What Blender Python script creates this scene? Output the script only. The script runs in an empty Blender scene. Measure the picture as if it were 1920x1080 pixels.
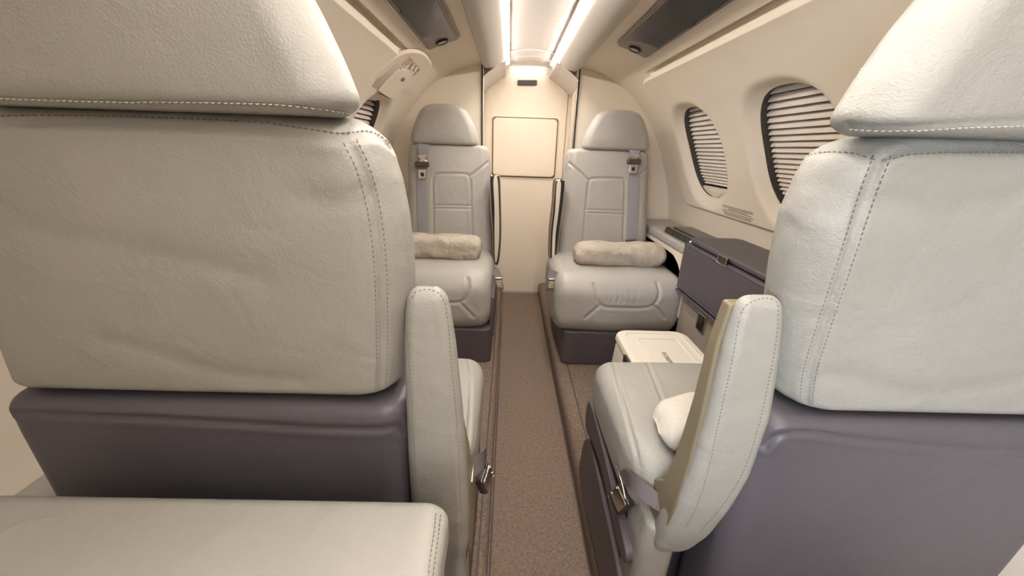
import bpy, bmesh, math, random
import numpy as np
from mathutils import Vector, Matrix
from mathutils.bvhtree import BVHTree
from mathutils.kdtree import KDTree
random.seed(4); rng = np.random.default_rng(4)
sc = bpy.context.scene
COL = sc.collection

# ------------------------------------------------------------------ camera
F = 700.0
PITCH, ROLL, YAW = math.radians(20.5), math.radians(1.9), math.radians(1.0)
CAM = np.array([-.10, 0.0, 1.03])
def _basis():
    c, s = math.cos(YAW), math.sin(YAW)
    Rz = np.array([[c, s, 0], [-s, c, 0], [0, 0, 1]])
    f = Rz @ np.array([0, math.cos(PITCH), -math.sin(PITCH)])
    u = Rz @ np.array([0, math.sin(PITCH), math.cos(PITCH)])
    r = Rz @ np.array([1., 0, 0])
    return (math.cos(ROLL)*r + math.sin(ROLL)*u, -math.sin(ROLL)*r + math.cos(ROLL)*u, f)
RT, UP, FW = _basis()
cd = bpy.data.cameras.new('camera'); cam = bpy.data.objects.new('camera', cd); COL.objects.link(cam)
cd.sensor_width = 36; cd.sensor_fit = 'HORIZONTAL'; cd.lens = F/1920*36
cd.clip_start = .01; cd.clip_end = 50
cam.matrix_world = Matrix(((RT[0], UP[0], -FW[0], CAM[0]), (RT[1], UP[1], -FW[1], CAM[1]),
                           (RT[2], UP[2], -FW[2], CAM[2]), (0, 0, 0, 1)))
sc.camera = cam
sc.view_settings.view_transform = 'Standard'; sc.view_settings.look = 'None'
sc.view_settings.gamma = 1; sc.view_settings.use_curve_mapping = False
sc.view_settings.exposure = 0.58

def ray(u, v): return FW + RT*(u-960)/F - UP*(v-540)/F          # measuring help: direction seen at a photo point
def onY(u, v, y): d = ray(u, v); return CAM + d*(y-CAM[1])/d[1]
def onZ(u, v, z): d = ray(u, v); return CAM + d*(z-CAM[2])/d[2]
def onX(u, v, x): d = ray(u, v); return CAM + d*(x-CAM[0])/d[0]

# ------------------------------------------------------------------ world and lamps
w = bpy.data.worlds.new('world'); sc.world = w; w.use_nodes = True
w.node_tree.nodes['Background'].inputs[0].default_value = (.02, .022, .03, 1)
w.node_tree.nodes['Background'].inputs[1].default_value = 1
def area(name, loc, target, sx, sy, energy, color, spread=180):
    l = bpy.data.lights.new(name, 'AREA'); l.shape = 'RECTANGLE'; l.size = sx; l.size_y = sy
    l.energy = energy; l.color = color; l.spread = math.radians(spread)
    o = bpy.data.objects.new(name, l); COL.objects.link(o); o.location = loc
    o.rotation_euler = (Vector(target)-Vector(loc)).to_track_quat('-Z', 'Y').to_euler()
    return o
LED_STRENGTH = 46.0
area('entry_door_light', (-.55, -.95, .95), (.74, .40, .66), .36, .50, 3.0, (.78, .88, 1.0), 60)

# ------------------------------------------------------------------ materials
def mat(name, color, rough=.5, metal=0, bump=None, spec=.5, var=0, emis=None, estr=0, coat=0, varscale=6):
    m = bpy.data.materials.new(name); m.use_nodes = True
    nt = m.node_tree; b = nt.nodes['Principled BSDF']
    b.inputs['Base Color'].default_value = (*color, 1)
    b.inputs['Roughness'].default_value = rough; b.inputs['Metallic'].default_value = metal
    b.inputs['Specular IOR Level'].default_value = spec
    b.inputs['Coat Weight'].default_value = coat; b.inputs['Coat Roughness'].default_value = .05
    if emis:
        b.inputs['Emission Color'].default_value = (*emis, 1); b.inputs['Emission Strength'].default_value = estr
    tc = nt.nodes.new('ShaderNodeTexCoord')
    if var:
        n = nt.nodes.new('ShaderNodeTexNoise'); n.inputs['Scale'].default_value = varscale; n.inputs['Detail'].default_value = 6
        nt.links.new(tc.outputs['Object'], n.inputs['Vector'])
        mr = nt.nodes.new('ShaderNodeMapRange'); mr.inputs[3].default_value = 1-var; mr.inputs[4].default_value = 1+var
        mr.inputs[1].default_value = .3; mr.inputs[2].default_value = .7
        nt.links.new(n.outputs['Fac'], mr.inputs[0])
        mx = nt.nodes.new('ShaderNodeVectorMath'); mx.operation = 'SCALE'; mx.inputs[0].default_value = color
        nt.links.new(mr.outputs[0], mx.inputs['Scale']); nt.links.new(mx.outputs[0], b.inputs['Base Color'])
    if bump:
        prev = None
        for kind, scale, strength, dist in bump:
            if kind == 'v':
                t = nt.nodes.new('ShaderNodeTexVoronoi'); t.inputs['Scale'].default_value = scale; t.feature = 'SMOOTH_F1'
                out = t.outputs['Distance']
            else:
                t = nt.nodes.new('ShaderNodeTexNoise'); t.inputs['Scale'].default_value = scale; t.inputs['Detail'].default_value = 4
                t.inputs['Distortion'].default_value = .6 if kind == 'w' else 0
                out = t.outputs['Fac']
            nt.links.new(tc.outputs['Object'], t.inputs['Vector'])
            bp = nt.nodes.new('ShaderNodeBump'); bp.inputs['Strength'].default_value = strength; bp.inputs['Distance'].default_value = dist
            nt.links.new(out, bp.inputs['Height'])
            if prev: nt.links.new(prev.outputs[0], bp.inputs['Normal'])
            prev = bp
        nt.links.new(prev.outputs[0], b.inputs['Normal'])
    return m
LEATHER_BUMP = [('w', 14, .25, .02), ('v', 520, .35, .0012), ('n', 900, .35, .0008)]
M = dict(
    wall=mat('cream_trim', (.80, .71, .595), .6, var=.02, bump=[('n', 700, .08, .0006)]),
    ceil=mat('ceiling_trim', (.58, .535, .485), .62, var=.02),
    trough=mat('light_trough', (.66, .61, .575), .5),
    leather=mat('grey_leather', (.295, .286, .258), .48, bump=LEATHER_BUMP, var=.05),
    leather_far=mat('taupe_leather', (.38, .36, .33), .42, bump=[('w', 20, .25, .01), ('v', 400, .15, .001)], var=.04),
    bench=mat('cream_leather', (.345, .333, .303), .45, bump=LEATHER_BUMP, var=.03),
    purple=mat('plum_leather', (.076, .068, .080), .45, bump=[('v', 600, .25, .0008), ('w', 9, .2, .01)], var=.05),
    plum_base=mat('plum_shell', (.085, .070, .080), .5, bump=[('n', 600, .1, .0006)]),
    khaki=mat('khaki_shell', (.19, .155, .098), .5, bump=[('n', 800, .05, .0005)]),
    thread=mat('thread', (.15, .14, .12), .8),
    thread_light=mat('pale_thread', (.55, .52, .46), .8),
    thread_plum=mat('plum_thread', (.10, .08, .095), .8),
    black=mat('black_trim', (.015, .013, .012), .35),
    dark=mat('dark_gasket', (.055, .045, .04), .6),
    gloss=mat('black_gloss', (.012, .011, .011), .06, coat=.6),
    smoke=mat('smoked_cover', (.030, .027, .026), .12, spec=.28),
    panel_grey=mat('grey_brown_plastic', (.20, .165, .14), .4),
    chrome=mat('chrome', (.80, .76, .70), .12, 1),
    brushed=mat('brushed_metal', (.62, .56, .47), .28, 1),
    gunmetal=mat('gunmetal', (.16, .14, .13), .25, 1),
    facing=mat('satin_metal', (.86, .80, .70), .38, .6),
    strap=mat('grey_webbing', (.27, .265, .285), .55, bump=[('n', 900, .4, .0008)]),
    strap_dark=mat('dark_webbing', (.09, .075, .08), .6),
    slat=mat('shade_slat', (.78, .70, .63), .7),
    night=mat('dark_window', (.045, .038, .034), .3),
    led=mat('led_diffuser', (.9, .85, .8), .5, emis=(1, .925, .84), estr=LED_STRENGTH),
    led_soft=mat('led_end_diffuser', (.9, .85, .8), .5, emis=(1, .925, .84), estr=2.2),
    lens=mat('lamp_lens', (.45, .42, .36), .25, coat=.3),
    white=mat('white_plastic', (.68, .635, .56), .35),
    ink=mat('dark_ink', (.20, .16, .12), .8),
    pink=mat('pink_print', (.72, .55, .48), .7),
    pinkline=mat('red_print', (.45, .28, .23), .7),
    pillow=mat('pale_pillow_cloth', (.50, .465, .41), .85, bump=[('w', 18, .6, .02), ('n', 500, .3, .001)], var=.06, varscale=20),
    velour=mat('tan_suede', (.42, .365, .30), .8, bump=[('w', 22, .7, .02), ('n', 600, .25, .001)], var=.16, varscale=14),
)
def carpet_mat():
    m = bpy.data.materials.new('brown_carpet'); m.use_nodes = True; nt = m.node_tree; b = nt.nodes['Principled BSDF']
    tc = nt.nodes.new('ShaderNodeTexCoord'); mp = nt.nodes.new('ShaderNodeMapping'); mp.inputs['Scale'].default_value = (1, 1.9, 1.9)
    nt.links.new(tc.outputs['Object'], mp.inputs[0])
    v = nt.nodes.new('ShaderNodeTexVoronoi'); v.inputs['Scale'].default_value = 300; nt.links.new(mp.outputs[0], v.inputs['Vector'])
    n = nt.nodes.new('ShaderNodeTexNoise'); n.inputs['Scale'].default_value = 260; n.inputs['Detail'].default_value = 5; nt.links.new(mp.outputs[0], n.inputs['Vector'])
    n2 = nt.nodes.new('ShaderNodeTexNoise'); n2.inputs['Scale'].default_value = 120; n2.inputs['Detail'].default_value = 8; nt.links.new(tc.outputs['Object'], n2.inputs['Vector'])
    ad = nt.nodes.new('ShaderNodeMath'); ad.operation = 'ADD'; nt.links.new(n.outputs['Fac'], ad.inputs[0]); nt.links.new(n2.outputs['Fac'], ad.inputs[1])
    cr = nt.nodes.new('ShaderNodeValToRGB'); cr.color_ramp.elements[0].position = .35; cr.color_ramp.elements[1].position = .66
    hf = nt.nodes.new('ShaderNodeMath'); hf.operation = 'MULTIPLY'; hf.inputs[1].default_value = .5; nt.links.new(ad.outputs[0], hf.inputs[0])
    cr.color_ramp.elements[0].color = (.17, .125, .095, 1); cr.color_ramp.elements[1].color = (.36, .27, .215, 1)
    nt.links.new(hf.outputs[0], cr.inputs[0]); nt.links.new(cr.outputs[0], b.inputs['Base Color'])
    b.inputs['Roughness'].default_value = .95; b.inputs['Specular IOR Level'].default_value = .15
    bp = nt.nodes.new('ShaderNodeBump'); bp.inputs['Strength'].default_value = .8; bp.inputs['Distance'].default_value = .004
    nt.links.new(v.outputs['Distance'], bp.inputs['Height']); bp2 = nt.nodes.new('ShaderNodeBump'); bp2.inputs['Strength'].default_value = .6; bp2.inputs['Distance'].default_value = .003
    nt.links.new(n.outputs['Fac'], bp2.inputs['Height']); nt.links.new(bp.outputs[0], bp2.inputs['Normal']); nt.links.new(bp2.outputs[0], b.inputs['Normal'])
    return m
M['carpet'] = carpet_mat()

# ------------------------------------------------------------------ helpers
def mk(name, verts, faces, m, parent=None, smooth=True, edge=None):
    me = bpy.data.meshes.new(name)
    me.from_pydata([tuple(map(float, v)) for v in verts] if not isinstance(verts, np.ndarray) else verts.tolist(), [], faces)
    me.validate(); me.update()
    bm = bmesh.new(); bm.from_mesh(me); bmesh.ops.recalc_face_normals(bm, faces=bm.faces); bm.to_mesh(me); bm.free()
    me.materials.append(M[m] if isinstance(m, str) else m)
    if smooth:
        me.shade_smooth()
        if edge:
            try: me.set_sharp_from_angle(angle=math.radians(edge))
            except Exception: pass
    o = bpy.data.objects.new(name, me); COL.objects.link(o)
    if parent: 
        o.parent = parent; o.matrix_parent_inverse = parent.matrix_world.inverted() if parent.type != 'EMPTY' else Matrix.Translation(-parent.location)
    return o
def thing(name, label, cat, loc=(0, 0, 0), group=None):
    o = bpy.data.objects.new(name, None); COL.objects.link(o); o.location = loc; o.empty_display_size = .05
    return tag(o, label, cat, group)
def tag(o, label=None, cat=None, group=None, kind=None):
    if label: o['label'] = label
    if cat: o['category'] = cat
    if group: o['group'] = group
    if kind: o['kind'] = kind
    return o
def struct(o): o['kind'] = 'structure'; return o

def rrect(h1, h2, r, N):
    """unit rounded rectangle loop, N points spread evenly along its length"""
    r = min(r, h1*.999, h2*.999); pts = []
    for cx, cy, a0 in ((h1-r, h2-r, 0), (-h1+r, h2-r, 90), (-h1+r, -h2+r, 180), (h1-r, -h2+r, 270)):
        for k in range(25):
            a = math.radians(a0+90*k/24); pts.append((cx+r*math.cos(a), cy+r*math.sin(a)))
    p = np.array(pts+[pts[0]]); d = np.r_[0, np.cumsum(np.hypot(*np.diff(p, axis=0).T))]
    t = np.linspace(0, d[-1], N, endpoint=False)
    return np.c_[np.interp(t, d, p[:, 0]), np.interp(t, d, p[:, 1])]
def smooth1(a, k):
    if k < 1: return a
    ker = np.hanning(2*k+3)[1:-1]; ker /= ker.sum()
    return np.convolve(np.pad(a, k, mode='edge'), ker, 'valid')
def loft(name, axis, rows, m, parent=None, r=.02, endr=.02, N=120, step=.005, bulge=0, sm=0, disp=None, endr2=None, edge=None):
    """soft padded block: rows = (pos, lo1, hi1, lo2, hi2) along an axis, rounded section and rounded ends"""
    R = np.array(rows, float); a0, a1 = R[0, 0], R[-1, 0]; L = a1-a0
    e0 = endr; e1 = endr if endr2 is None else endr2
    pos, ins = [], []
    for k in range(9):
        a = math.pi/2*k/8; pos.append(a0+e0*(1-math.cos(a))); ins.append(e0*(1-math.sin(a)))
    n = max(2, int((L-e0-e1)/step))
    for k in range(1, n): pos.append(a0+e0+(L-e0-e1)*k/n); ins.append(0)
    for k in range(9):
        a = math.pi/2*k/8; pos.append(a1-e1*(1-math.sin(a))); ins.append(e1*(1-math.cos(a)))
    pos = np.array(pos); ins = np.array(ins)
    dense = np.linspace(a0, a1, 400)
    cols = [np.interp(pos, dense, smooth1(np.interp(dense, R[:, 0], R[:, c]), sm)) for c in range(1, 5)]
    V = []
    H1 = (cols[1]-cols[0])/2; H2 = (cols[3]-cols[2])/2; C1 = (cols[1]+cols[0])/2; C2 = (cols[3]+cols[2])/2
    i_ref = len(pos)//2; base = rrect(H1[i_ref], H2[i_ref], r, N); bn = base/np.array([H1[i_ref], H2[i_ref]])
    def ring(i, sc_=1.0, inset=0):
        h1 = max(H1[i]-inset, 1e-4); h2 = max(H2[i]-inset, 1e-4)
        # keep the corner radius: offset from corner centres
        rr = min(r, h1*.98, h2*.98)
        q = base.copy(); rb = min(r, H1[i_ref]*.999, H2[i_ref]*.999)
        s1 = np.clip(q[:, 0]/(H1[i_ref]-rb+1e-9), -1, 1); s2 = np.clip(q[:, 1]/(H2[i_ref]-rb+1e-9), -1, 1)
        c = np.c_[s1*(h1-rr), s2*(h2-rr)]; o = (q-np.c_[s1*(H1[i_ref]-rb), s2*(H2[i_ref]-rb)])/rb*rr
        g = (c+o)
        if bulge:
            f1 = 1-(g[:, 0]/h1)**2; f2 = 1-(g[:, 1]/h2)**2
            t = (pos[i]-a0)/L; ft = 1-(2*t-1)**4
            g[:, 1] += np.sign(g[:, 1])*bulge*f1*ft*(np.abs(g[:, 1])/h2)
            g[:, 0] += np.sign(g[:, 0])*bulge*f2*ft*.5*(np.abs(g[:, 0])/h1)
        g = g*sc_
        return np.c_[np.full(N, pos[i]), C1[i]+g[:, 0], C2[i]+g[:, 1]]
    rings = [ring(0, s, ins[0]) for s in (.05, .35, .65, .85, .95)]
    rings += [ring(i, 1, ins[i]) for i in range(len(pos))]
    rings += [ring(len(pos)-1, s, ins[-1]) for s in (.95, .85, .65, .35, .05)]
    A = np.concatenate(rings)
    perm = {'x': [0, 1, 2], 'y': [1, 0, 2], 'z': [1, 2, 0]}[axis]
    V = A[:, perm]
    F_ = []
    nr = len(rings); idx = np.arange(N); nx = (idx+1) % N
    for i in range(nr-1):
        F_ += np.c_[i*N+idx, i*N+nx, (i+1)*N+nx, (i+1)*N+idx].tolist()
    F_.append(list(range(N))[::-1]); F_.append(list(range((nr-1)*N, nr*N)))
    if disp is not None: V = disp(V)
    return mk(name, V, F_, m, parent, edge=edge)
def box(name, lo, hi, m, parent=None, r=.004, seg=3):
    bm = bmesh.new(); bmesh.ops.create_cube(bm, size=1)
    lo = np.array(lo, float); hi = np.array(hi, float); c = (lo+hi)/2; s = hi-lo
    for v in bm.verts: v.co = Vector((c[0]+v.co.x*s[0], c[1]+v.co.y*s[1], c[2]+v.co.z*s[2]))
    if r: bmesh.ops.bevel(bm, geom=bm.edges[:], offset=min(r, min(s)*.45), segments=seg, affect='EDGES', profile=.5)
    return from_bm(name, bm, m, parent)
def from_bm(name, bm, m, parent=None, smooth=True, edge=40):
    me = bpy.data.meshes.new(name); bmesh.ops.recalc_face_normals(bm, faces=bm.faces); bm.to_mesh(me); bm.free()
    me.materials.append(M[m])
    if smooth:
        me.shade_smooth(); me.set_sharp_from_angle(angle=math.radians(edge))
    o = bpy.data.objects.new(name, me); COL.objects.link(o)
    if parent:
        o.parent = parent; o.matrix_parent_inverse = Matrix.Translation(-parent.location) if parent.type == 'EMPTY' else Matrix()
    return o
def catmull(P, n=12, closed=False):
    P = [np.array(p, float) for p in P]; out = []
    m_ = len(P)
    for i in range(m_ if closed else m_-1):
        p0 = P[(i-1) % m_] if (closed or i > 0) else 2*P[0]-P[1]
        p1, p2 = P[i], P[(i+1) % m_]
        p3 = P[(i+2) % m_] if (closed or i+2 < m_) else 2*P[-1]-P[-2]
        for k in range(n):
            t = k/n
            out.append(.5*((2*p1)+(-p0+p2)*t+(2*p0-5*p1+4*p2-p3)*t*t+(-p0+3*p1-3*p2+p3)*t**3))
    if not closed: out.append(P[-1])
    return np.array(out)
def tube_geo(pts, r, n=8, closed=False, flat=None):
    pts = np.array(pts, float); V = []; Fc = []
    m_ = len(pts); up = None
    for i in range(m_):
        t = pts[(i+1) % m_]-pts[i-1] if closed or 0 < i < m_-1 else (pts[1]-pts[0] if i == 0 else pts[-1]-pts[-2])
        t = t/(np.linalg.norm(t)+1e-12)
        if up is None:
            up = np.cross(t, [0, 0, 1.]) if abs(t[2]) < .9 else np.cross(t, [1., 0, 0])
        up = up-t*(up@t); up /= np.linalg.norm(up)+1e-12; bi = np.cross(t, up)
        ri = r[i] if hasattr(r, '__len__') else r
        for k in range(n):
            a = 2*math.pi*k/n; V.append(pts[i]+ri*(math.cos(a)*up+math.sin(a)*bi))
    for i in range(m_ if closed else m_-1):
        j = (i+1) % m_
        for k in range(n):
            Fc.append([i*n+k, i*n+(k+1) % n, j*n+(k+1) % n, j*n+k])
    if not closed: Fc.append(list(range(n))[::-1]); Fc.append([(m_-1)*n+k for k in range(n)])
    return V, Fc
def tube(name, pts, r, m, parent=None, n=8, closed=False):
    V, Fc = tube_geo(pts, r, n, closed); return mk(name, V, Fc, m, parent)
def merge(name, geos, m, parent=None, smooth=True, edge=None):
    V = []; Fc = []
    for v, f in geos:
        b = len(V); V += [tuple(p) for p in v]; Fc += [[b+i for i in q] for q in f]
    return mk(name, V, Fc, m, parent, smooth, edge)
def bvh_of(*objs):
    V = []; Fc = []
    for o in objs:
        b = len(V); V += [v.co.copy() for v in o.data.vertices]; Fc += [[b+i for i in p.vertices] for p in o.data.polygons]
    return BVHTree.FromPolygons(V, Fc)
def seam(bvh, px, n=14, closed=False, straight=False):
    """photo polyline -> points and normals lying on a surface"""
    P = np.array(px, float)
    if straight:
        q = []
        for a, b in zip(P[:-1], P[1:]): q += [a+(b-a)*k/n for k in range(n)]
        q = np.array(q+[P[-1]])
    else: q = catmull(P, n, closed)
    pts, nr = [], []
    for u, v in q:
        h = bvh.ray_cast(Vector(CAM), Vector(ray(u, v)).normalized())
        if h[0] is not None:
            nn = np.array(h[1]);
            if nn @ ray(u, v) > 0: nn = -nn
            pts.append(np.array(h[0])); nr.append(nn)
    if len(pts) < 2: print('SEAM MISS', px[:2]); return None
    return np.array(pts), np.array(nr)
def dense3(pts, step=.0015):
    out = []
    for a, b in zip(pts[:-1], pts[1:]):
        k = max(1, int(np.linalg.norm(b-a)/step)); out += [a+(b-a)*i/k for i in range(k)]
    return out+[pts[-1]]
def groove(o, seams, depth=.004, width=.004, ridge=0, rw=.012):
    seams = [s for s in seams if s is not None]
    pts = [p for s in seams for p in dense3(s[0])]
    kd = KDTree(len(pts))
    for i, p in enumerate(pts): kd.insert(Vector(p), i)
    kd.balance(); me = o.data
    nrm = [v.normal.copy() for v in me.vertices]
    lim = max(width, rw)*3
    for v, n in zip(me.vertices, nrm):
        d = kd.find(v.co)[2]
        if d < lim: v.co = v.co + n*(-depth*math.exp(-(d/width)**2) + ridge*math.exp(-((d-rw)/(rw*.5))**2))
    me.update()
def stitches(name, seamlist, m, parent, offs=(-.006, .006), pitch=.0058, L=.0036, r=.0006, lift=.0002):
    geos = []
    for s in seamlist:
        if s is None: continue
        P, Nn = s; seg = np.linalg.norm(np.diff(P, axis=0), axis=1); cum = np.r_[0, np.cumsum(seg)]
        def at(t): return (np.array([np.interp(t, cum, P[:, k]) for k in range(3)]), np.array([np.interp(t, cum, Nn[:, k]) for k in range(3)]))
        for off in offs:
            t = pitch/2
            while t < cum[-1]-pitch/2:
                p, nn = at(t); p2, _ = at(min(t+.001, cum[-1])); tg = p2-p; tg /= np.linalg.norm(tg)+1e-12
                nn = nn/(np.linalg.norm(nn)+1e-9); sd = np.cross(tg, nn)
                c = p+sd*off+nn*lift
                a = c-tg*L/2-nn*r; mi = c+nn*r*.6; b = c+tg*L/2-nn*r
                geos.append(tube_geo([a, mi, b], [r*.6, r, r*.6], 5)); t += pitch
    return merge(name, geos, m, parent)
def pad(name, outline, th, m, parent=None, er=.004, fn=None, bulge=0, rings=10, pts=None, edge=50):
    """solid plate from a closed 2-D outline with a rounded top edge; fn maps (a, b, height) to the place"""
    O = np.array(outline, float) if pts is None else pts; c = O.mean(axis=0); N = len(O)
    # inward normals for insetting
    T = np.roll(O, -1, 0)-np.roll(O, 1, 0); T /= np.linalg.norm(T, axis=1)[:, None]+1e-12
    area_ = .5*np.sum(O[:, 0]*np.roll(O[:, 1], -1)-np.roll(O[:, 0], -1)*O[:, 1])
    nin = np.c_[-T[:, 1], T[:, 0]]*(1 if area_ > 0 else -1)
    L = [(O, 0.0)]
    if th > er: L.append((O, th-er))
    for k in range(1, 6):
        a = math.pi/2*k/5; L.append((O+nin*er*(1-math.cos(a)), th-er+er*math.sin(a)))
    In = L[-1][0]
    for k in range(1, rings+1):
        s = 1-k/rings*.995; L.append((c+(In-c)*s, th+bulge*(1-s*s)))
    V = [fn(a, b, h) for P_, h in L for a, b in P_]
    Fc = []
    for i in range(len(L)-1):
        for k in range(N): Fc.append([i*N+k, i*N+(k+1) % N, (i+1)*N+(k+1) % N, (i+1)*N+k])
    Fc.append(list(range(N))[::-1]); Fc.append([(len(L)-1)*N+k for k in range(N)])
    return mk(name, V, Fc, m, parent, edge=edge)
def rr2(a0, a1, b0, b1, r, n=8):
    out = []
    for cx, cy, s in ((a1-r, b1-r, 0), (a0+r, b1-r, 90), (a0+r, b0+r, 180), (a1-r, b0+r, 270)):
        for k in range(n+1):
            a = math.radians(s+90*k/n); out.append((cx+r*math.cos(a), cy+r*math.sin(a)))
    # subdivide long edges
    q = []
    for i in range(len(out)):
        p, t = np.array(out[i]), np.array(out[(i+1) % len(out)]); d = np.linalg.norm(t-p); k = max(1, int(d/.02))
        q += [p+(t-p)*j/k for j in range(k)]
    return np.array(q)
def ribbon(name, pts, nrm, width, th, m, parent=None, side=None):
    """flat strap following points; side = width direction"""
    V = []; Fc = []
    pts = np.array(pts)
    for i, p in enumerate(pts):
        t = pts[min(i+1, len(pts)-1)]-pts[max(i-1, 0)]; t /= np.linalg.norm(t)+1e-12
        n = nrm[i]/np.linalg.norm(nrm[i]); s = np.cross(t, n) if side is None else np.array(side, float)
        s = s-t*(s@t); s /= np.linalg.norm(s)+1e-12; n = np.cross(s, t); 
        if n @ nrm[i] < 0: n = -n
        wd = width[i] if hasattr(width, '__len__') else width
        for a, b in ((-.5, 0), (-.5, 1), (0, 1.25), (.5, 1), (.5, 0)): V.append(p+s*a*wd+n*b*th)
    for i in range(len(pts)-1):
        for k in range(5): Fc.append([i*5+k, i*5+(k+1) % 5, (i+1)*5+(k+1) % 5, (i+1)*5+k])
    Fc.append([0, 1, 2, 3, 4]); Fc.append([(len(pts)-1)*5+k for k in range(5)])
    return mk(name, V, Fc, m, parent, edge=40)

# ------------------------------------------------------------------ cabin shell
PROF = catmull([(.255, 1.433), (.33, 1.42), (.42, 1.388), (.53, 1.325), (.64, 1.21), (.72, 1.085), (.78, .95),
                (.825, .82), (.852, .68), (.865, .5), (.845, .3), (.79, .085)], 20)
PS = np.r_[0, np.cumsum(np.hypot(*np.diff(PROF, axis=0).T))]
PT = np.gradient(PROF, PS, axis=0); PT /= np.linalg.norm(PT, axis=1)[:, None]
PN = np.c_[PT[:, 1], -PT[:, 0]]; PN *= np.where((PN[:, 0]*(0-PROF[:, 0])+PN[:, 1]*(.7-PROF[:, 1])) > 0, 1, -1)[:, None]
def s_of_z(z): return float(np.interp(-z, -PROF[:, 1], PS))
def s_of_x(x): return float(np.interp(x, PROF[:150, 0], PS[:150]))
def W(side, y, s, h=0):
    x = np.interp(s, PS, PROF[:, 0])+h*np.interp(s, PS, PN[:, 0]); z = np.interp(s, PS, PROF[:, 1])+h*np.interp(s, PS, PN[:, 1])
    return np.array([side*x, y, z])
def wallhit(u, v, side):
    """photo point -> (y, s) on the side wall"""
    d = ray(u, v); best = None
    for i in range(len(PROF)-1):
        ax, az = PROF[i, 0]*side, PROF[i, 1]; bx, bz = PROF[i+1, 0]*side, PROF[i+1, 1]
        det = d[0]*-(bz-az)+(bx-ax)*d[2]
        if abs(det) < 1e-12: continue
        rx, rz = ax-CAM[0], az-CAM[2]
        t = (rx*-(bz-az)+(bx-ax)*rz)/det; q = (d[0]*rz-d[2]*rx)/det
        if t > 0 and -1e-6 <= q <= 1+1e-6 and (best is None or t < best[0]): best = (t, PS[i]+q*(PS[i+1]-PS[i]))
    return np.array([CAM[1]+best[0]*d[1], best[1]])
Y0, Y1 = -1.3, 2.22
SR = s_of_x(.507)                                  # where the upper rail groove runs
SB = s_of_z(.786)                                  # lower edge of the window panel
WINS = {1: [(1.735, s_of_z(1.03), .163, .200), (1.170, s_of_z(1.03), .172, .205)],
        -1: [(1.735, s_of_z(1.03), .163, .200), (1.170, s_of_z(1.03), .172, .205)]}
def sstep(x): x = np.clip(x, 0, 1); return x*x*(3-2*x)
def panel_sd(y, s):
    """signed distance to the edge of the window panel (negative inside)"""
    ya = 2.055
    # aft edge leans forward near the top
    cy, cs = (ya-3)/2+.0, (SR+SB)/2; hx, hs = (ya+3)/2, (SB-SR)/2
    r = np.where(s < cs, .16, .13)
    qx = np.abs(y-cy)-hx+r; qy = np.abs(s-cs)-hs+r
    return np.minimum(np.maximum(qx, qy), 0)+np.hypot(np.maximum(qx, 0), np.maximum(qy, 0))-r
def build_wall(side):
    ys = np.unique(np.round(np.r_[np.arange(Y0, .8, .05), np.arange(.8, Y1, .005), Y1], 5))
    ss = np.unique(np.round(np.r_[np.arange(0, SR-.036, .005), np.arange(SR-.036, SR+.012, .0015), np.arange(SR+.014, PS[-1], .005), PS[-1]], 5))
    YY, SS = np.meshgrid(ys, ss, indexing='ij')
    D = np.zeros_like(YY); dead = np.zeros(YY.shape, bool)
    sd = panel_sd(YY, SS)
    D += .011*(1-sstep((sd+.006)/.009))
    # shadow groove above the panel, running out before the corner
    yend = 1.86 if side > 0 else 1.60
    gz = np.exp(-(((SS-(SR-.017))/.011)**6))*(1-sstep((YY-yend+.12)/.12)); D -= .034*gz
    for (yc, scn, a, b) in WINS[side]:
        dy, ds = (YY-yc)/a, (SS-scn)/b
        n = 2.5; rho = (np.abs(dy)**n+np.abs(ds)**n)**(1/n)+1e-9
        near = np.abs(rho-1)*min(a, b) < .0032
        f = 1/rho
        YY = np.where(near, yc+dy*a*f, YY); SS = np.where(near, scn+ds*b*f, SS); rho = np.where(near, 1, rho)
        D -= .034*(1-sstep((rho-.98)/.34))**2
        dead |= rho < .995
    X = side*(np.interp(SS, PS, PROF[:, 0])+D*np.interp(SS, PS, PN[:, 0])); Z = np.interp(SS, PS, PROF[:, 1])+D*np.interp(SS, PS, PN[:, 1])
    V = np.stack([X, YY, Z], -1).reshape(-1, 3); ns = len(ss)
    Fc = []
    I = np.arange(len(ys)*ns).reshape(len(ys), ns)
    A, B, C_, D_ = I[:-1, :-1], I[1:, :-1], I[1:, 1:], I[:-1, 1:]
    dd = dead.ravel(); keep = ~(dd[A] | dd[B] | dd[C_] | dd[D_])
    Fc = np.stack([A[keep], B[keep], C_[keep], D_[keep]], -1).tolist()
    o = mk('wall_right' if side > 0 else 'wall_left', V, Fc, 'wall'); struct(o); return o
wall_r = build_wall(1); wall_l = build_wall(-1)

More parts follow.
